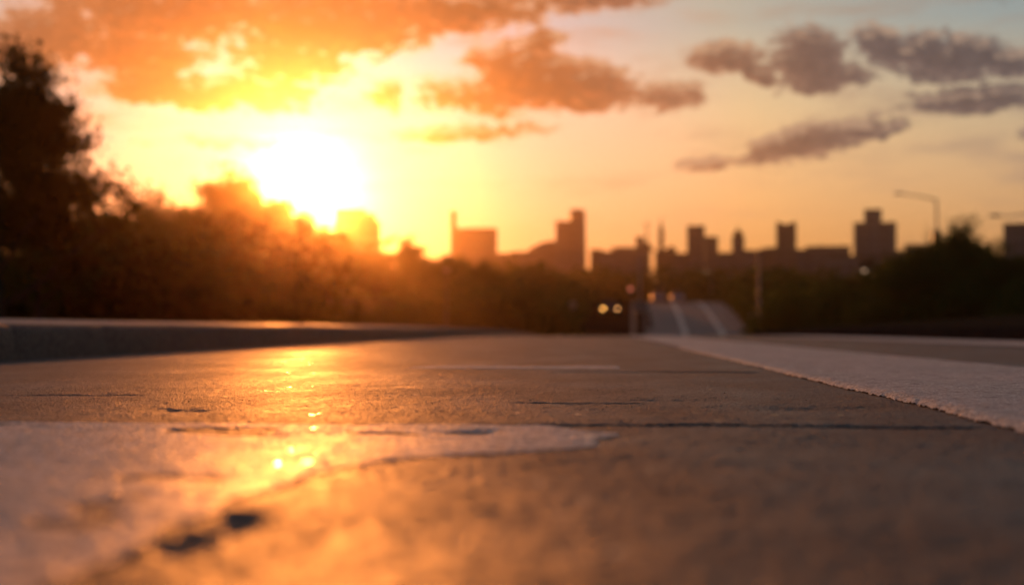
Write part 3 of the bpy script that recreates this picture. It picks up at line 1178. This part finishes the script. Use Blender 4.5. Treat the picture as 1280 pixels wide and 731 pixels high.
# ------------------------------------------------------------------ street furniture
M_LAMPGLASS = simple_mat("lamp_glass", (.5, .48, .42), .25)


def lit(name, c, s):
    return simple_mat(name, c, .4, emit=c, estr=s)


M_WARM = lit("lit_lamp", (1.0, .62, .36), 1.3)
M_RED = lit("red_signal", (1.0, .25, .14), 1.6)
M_HEAD = lit("headlight_lamp", (1.0, .44, .09), 16)
M_HEADW = lit("headlight_lamp_white", (1.0, .95, .88), .25)
M_HEAD2 = lit("headlight_lamp_dim", (1.0, .44, .13), 8)


def street_lamp(px, py_head, Y, px_pole, arm_rise, label, lit_mat=None, r=.07, group="street lamps", py_top=None, steel=M_STEEL):
    """tapered pole, curved arm and flat lamp head"""
    head = at(px, py_head, Y)
    base = at(px_pole, 412, Y)
    gz = ground_z(base.x, Y) - .03
    root = empty("street_lamp", (base.x, Y, gz))
    H = (at(px_pole, py_top, Y).z if py_top else head.z) - gz
    dx, hz = head.x - base.x, head.z - gz
    m = MB()
    m.tube([(0, 0, 0), (0, 0, .9), (0, 0, .92), (0, 0, H)], [r * 1.9, r * 1.8, r * 1.15, r * .8], 10)
    m.build("pole", steel, root, smooth=True)
    if abs(dx) > .15:
        m = MB()
        n = 7
        path = [(dx * i / n, 0, H - r * .5 + (hz - H) * (math.sin(math.pi / 2 * i / n) if arm_rise else i / n)) for i in range(n + 1)]
        m.tube(path, [r * .7 - r * .25 * i / n for i in range(n + 1)], 8)
        m.build("arm", M_STEEL, root, smooth=True)
    sx = 1 if dx > 0 else -1
    m = MB()
    L = .75 if abs(dx) > .15 else .25
    x0, x1 = sorted((dx - sx * .1, dx + sx * L)) if abs(dx) > .15 else (-.25, .25)
    m.box(x0, x1, -.16, .16, hz - .03, hz + .11, .75)
    hd = m.build("lamp_head", M_STEEL, root, bevel=.03)
    m = MB()
    m.ball(((x0 + x1) / 2, 0, hz - .03), .16 if lit_mat else .12, 12, 8, .7)
    m.build("lamp_glass", lit_mat or M_LAMPGLASS, hd, smooth=True)
    tag(root, label, 'street lamp', group)
    return root


sl = street_lamp(1128, 242.5, 128, 1172, True, "tall street lamp with a long arm reaching left against the orange sky", r=.10, py_top=249.5)
m = MB()
m.tube([(0, 0, 4.6), (0, 0, 4.65), (0, 0, at(1172, 291, 128).z - sl.location.z), (0, 0, at(1172, 286, 128).z - sl.location.z)], [.2, .36, .36, .15], 10)
m.build("transformer_sleeve", M_DARKSTEEL, sl, smooth=True)
street_lamp(1250, 270, 95, 1288, True, "street lamp at the right edge with an arched arm above the blocky building", r=.07, py_top=266)
street_lamp(1139, 350, 118, 1146, False, "short street lamp standing before the trees on the right bank", r=.06, py_top=348)
street_lamp(949, 318, 112, 949, False, "plain grey lamp post at the right side of the far road", r=.12, py_top=319)
street_lamp(558, 338, 86, 558, False, "slim lamp post in front of the trees below the building with the slim tower", r=.05, py_top=339, steel=M_DARKSTEEL)
street_lamp(885, 339.6, 250, 889, False, "lit far lamp above the crest of the far road", M_WARM, r=.06, group="lit lamps in front of the woodland")
street_lamp(1086, 337, 106, 1090, False, "lit lamp glowing below the wide tower with a raised middle", M_WARM, r=.05, group="lit lamps in front of the woodland")
street_lamp(825, 355, 225, 829, False, "unlit pale lamp over the left half of the far road crest", r=.06)
street_lamp(938, 350, 215, 943, False, "unlit pale lamp right of the far road crest", r=.06)

# signal post on the median
p = at(800, 412, 108)
gz = float(zr(108)) + .13
root = empty("traffic_signal", (p.x, 108, gz))
zt = at(800, 318, 108).z - gz
m = MB()
m.tube([(0, 0, 0), (0, 0, zt)], [.11, .08], 10)
m.build("pole", M_STEEL, root, smooth=True)
m = MB()
m.box(-.34, .34, -.22, .22, 0, at(800, 390, 108).z - gz)
m.build("control_cabinet", M_DARKSTEEL, root, bevel=.03)
m = MB()
m.box(-.55, .55, -.14, -.1, at(800, 389, 108).z - gz, at(800, 376, 108).z - gz)
m.build("sign_board", M_STEEL, root, bevel=.01)
sx = at(788, 361, 108)
m = MB()
m.box(sx.x - p.x - .16, sx.x - p.x + .16, -.12, .12, sx.z - gz - .75, sx.z - gz + .2)
hd = m.build("signal_head", M_DARKSTEEL, root, bevel=.03)
m = MB()
m.tube([(sx.x - p.x + .14, 0, sx.z - gz - .2), (0, 0, sx.z - gz - .2)], [.04, .04], 6)
m.build("bracket", M_DARKSTEEL, root)
m = MB()
m.ball((sx.x - p.x, -.11, sx.z - gz), .11, 12, 8)
m.build("red_light", M_RED, hd, smooth=True)
for k in (1, 2):
    m = MB()
    m.ball((sx.x - p.x, -.09, sx.z - gz - .28 * k), .1, 12, 8)
    m.build("dark_light", M_DARKSTEEL, hd, smooth=True)
tag(root, "grey traffic signal post with a red light standing on the median", 'traffic signal')

# round sign
p = at(717, 381, 150)
gz = ground_z(p.x - .6, 150)
root = empty("road_sign", (p.x - .1, 150, gz))
m = MB()
m.tube([(0, .03, 0), (0, .03, p.z - gz + .2)], [.035, .035], 8)
m.build("post", M_STEEL, root, smooth=True)
m = MB()
m.tube([(0, -.02, p.z - gz), (0, .0, p.z - gz)], [.36, .36], 24)
m.build("plate", M_LAMPGLASS, root)
tag(root, "small round pale sign on a post left of the far road", 'road sign')


# ------------------------------------------------------------------ cars
M_TYRE = simple_mat("tyre_rubber", (.02, .02, .02), .8)
M_RIM = simple_mat("alloy_rim", (.4, .4, .4), .35, .9)
M_GLASS = simple_mat("car_glass", (.015, .018, .02), .06, var=.05)
M_BLACKPL = simple_mat("black_plastic", (.02, .02, .02), .6)
M_LENS = simple_mat("clear_lens", (.6, .6, .58), .1)


def car(loc, rz, paint_mat, name, label, group, L=4.5, W=1.85, H=1.5, head=(None, None), tall=False):
    """front faces -y; lower body, cabin, glazing, wheels, lamps, mirrors"""
    root = empty(name, loc, rz)
    h = L / 2
    belt = .92 if not tall else 1.12
    clr = .22 if not tall else .30
    lower = [(-h, clr + .16), (-h + .06, belt - .28), (-h + .25, belt - .16), (-h + 1.25, belt), (h - .35, belt + .02), (h - .05, belt - .2), (h, clr + .22), (h - .12, clr), (-h + .12, clr)]
    m = MB()
    n = len(lower)

    def ring(x, k):
        return [(x, y * (1 - k * .02), z) for y, z in lower]
    rings = [ring(-W / 2, 2), ring(-W / 2 + .07, 0), ring(W / 2 - .07, 0), ring(W / 2, 2)]
    v = [p for r_ in rings for p in r_]
    f = [tuple(range(n - 1, -1, -1)), tuple(range(3 * n, 4 * n))]
    for j in range(3):
        for i in range(n):
            f.append((j * n + i, j * n + (i + 1) % n, (j + 1) * n + (i + 1) % n, (j + 1) * n + i))
    m.add(v, f)
    body = m.build("body", paint_mat, root, bevel=.04)
    cab0, cab1 = -h + 1.15, h - (.12 if tall else .55)
    rf0, rf1 = -h + 1.95, h - (.45 if tall else 1.15)
    m = MB()

    def frust(y0, y1, w0, z0, a0, a1, w1, z1):
        m.add([(-w0, y0, z0), (w0, y0, z0), (w0, y1, z0), (-w0, y1, z0), (-w1, a0, z1), (w1, a0, z1), (w1, a1, z1), (-w1, a1, z1)],
              [(3, 2, 1, 0), (4, 5, 6, 7), (0, 1, 5, 4), (1, 2, 6, 5), (2, 3, 7, 6), (3, 0, 4, 7)])
    frust(cab0, cab1, W / 2 - .1, belt - .04, rf0, rf1, W / 2 - .27, H - .06)
    m.build("window_band", M_GLASS, root, bevel=.03)
    m = MB()
    frust(rf0 - .03, rf1 + .03, W / 2 - .255, H - .07, rf0 + .12, rf1 - .12, W / 2 - .33, H)
    m.build("roof", paint_mat, root, bevel=.025)
    wr = .33 if not tall else .38
    for sx in (-1, 1):
        for wy in (-h + .85, h - .85):
            m = MB()
            x0, x1 = (W / 2 - .2, W / 2 + .015)
            m.tube([(sx * x0, wy, wr), (sx * (x0 + .03), wy, wr), (sx * (x1 - .03), wy, wr), (sx * x1, wy, wr)], [wr * .93, wr, wr, wr * .93], 20)
            w_ = m.build("wheel", M_TYRE, root)
            m = MB()
            m.tube([(sx * (x1 - .01), wy, wr), (sx * (x1 + .012), wy, wr)], [wr * .66, wr * .6], 16)
            m.build("rim", M_RIM, w_)
        m = MB()
        m.box(sx * (W / 2 - .02) - .09, sx * (W / 2 - .02) + .09, cab0 + .25, cab0 + .4, belt + .02, belt + .17)
        m.build("mirror", paint_mat, root, bevel=.02)
        i = 0 if sx < 0 else 1
        m = MB()
        m.ball((sx * (W / 2 - .2), -h + .11, belt - .27), .12, 14, 8, .8)
        m.build("headlight", head[i] or M_LENS, root, smooth=True)
    m = MB()
    m.box(-W / 2 + .45, W / 2 - .45, -h - .02, -h + .05, clr + .18, belt - .34)
    m.build("grille", M_BLACKPL, root, bevel=.01)
    tag(root, label, 'car', group)
    return root


P_DARK = simple_mat("paint_dark", (.015, .013, .013), .3, .2, .1)
P_WHITE = simple_mat("paint_white", (.65, .65, .66), .25, 0, .05)
P_SILVER = simple_mat("paint_silver", (.42, .43, .45), .3, .5, .05)
p = at(762, 400, 166)
car((p.x, 166, float(zr(166)) + .01), R(1.5), P_DARK, "parked_car" if False else "car", "dark car on the far hill coming towards us with both headlights lit", "cars on the far hill", 4.9, 2.05, 1.85, (M_HEAD, M_HEAD2), True)
for (px, Y, pm, lab) in ((822, 205, P_SILVER, "silver car, leftmost of the pale cars at the crest of the far road"),
                         (846, 208, P_WHITE, "white car, right of the silver one at the crest of the far road")):
    p = at(px, 400, Y)
    car((p.x, Y, float(zr(Y)) + .015), R(2), pm, "car", lab, "cars on the far hill", 4.3, 1.8, 1.45)
for (px, Y, lab) in ((991, 200, "white car parked beyond the right edge of the far road"), (964, 152, "white car parked low on the grass right of the far road")):
    p = at(px, 400, Y)
    car((p.x, Y, ground_z(p.x, Y) + .02), R(70), P_WHITE, "car", lab, "cars parked right of the far road", 4.3, 1.8, 1.5)

# ------------------------------------------------------------------ haze
m, g, b, out, co = new_mat("evening_haze")
m.node_tree.nodes.remove(b)
vol = g.node('ShaderNodeVolumePrincipled')
vol.inputs['Color'].default_value = (1.0, .75, .52, 1)
vol.inputs['Density'].default_value = 2.7e-4
vol.inputs['Anisotropy'].default_value = .96
m.node_tree.links.new(vol.outputs[0], out.inputs['Volume'])
hb = MB()
hb.box(-2700, 2700, -80, 2700, -4, 102)
tag(hb.build("haze", m), kind='stuff')
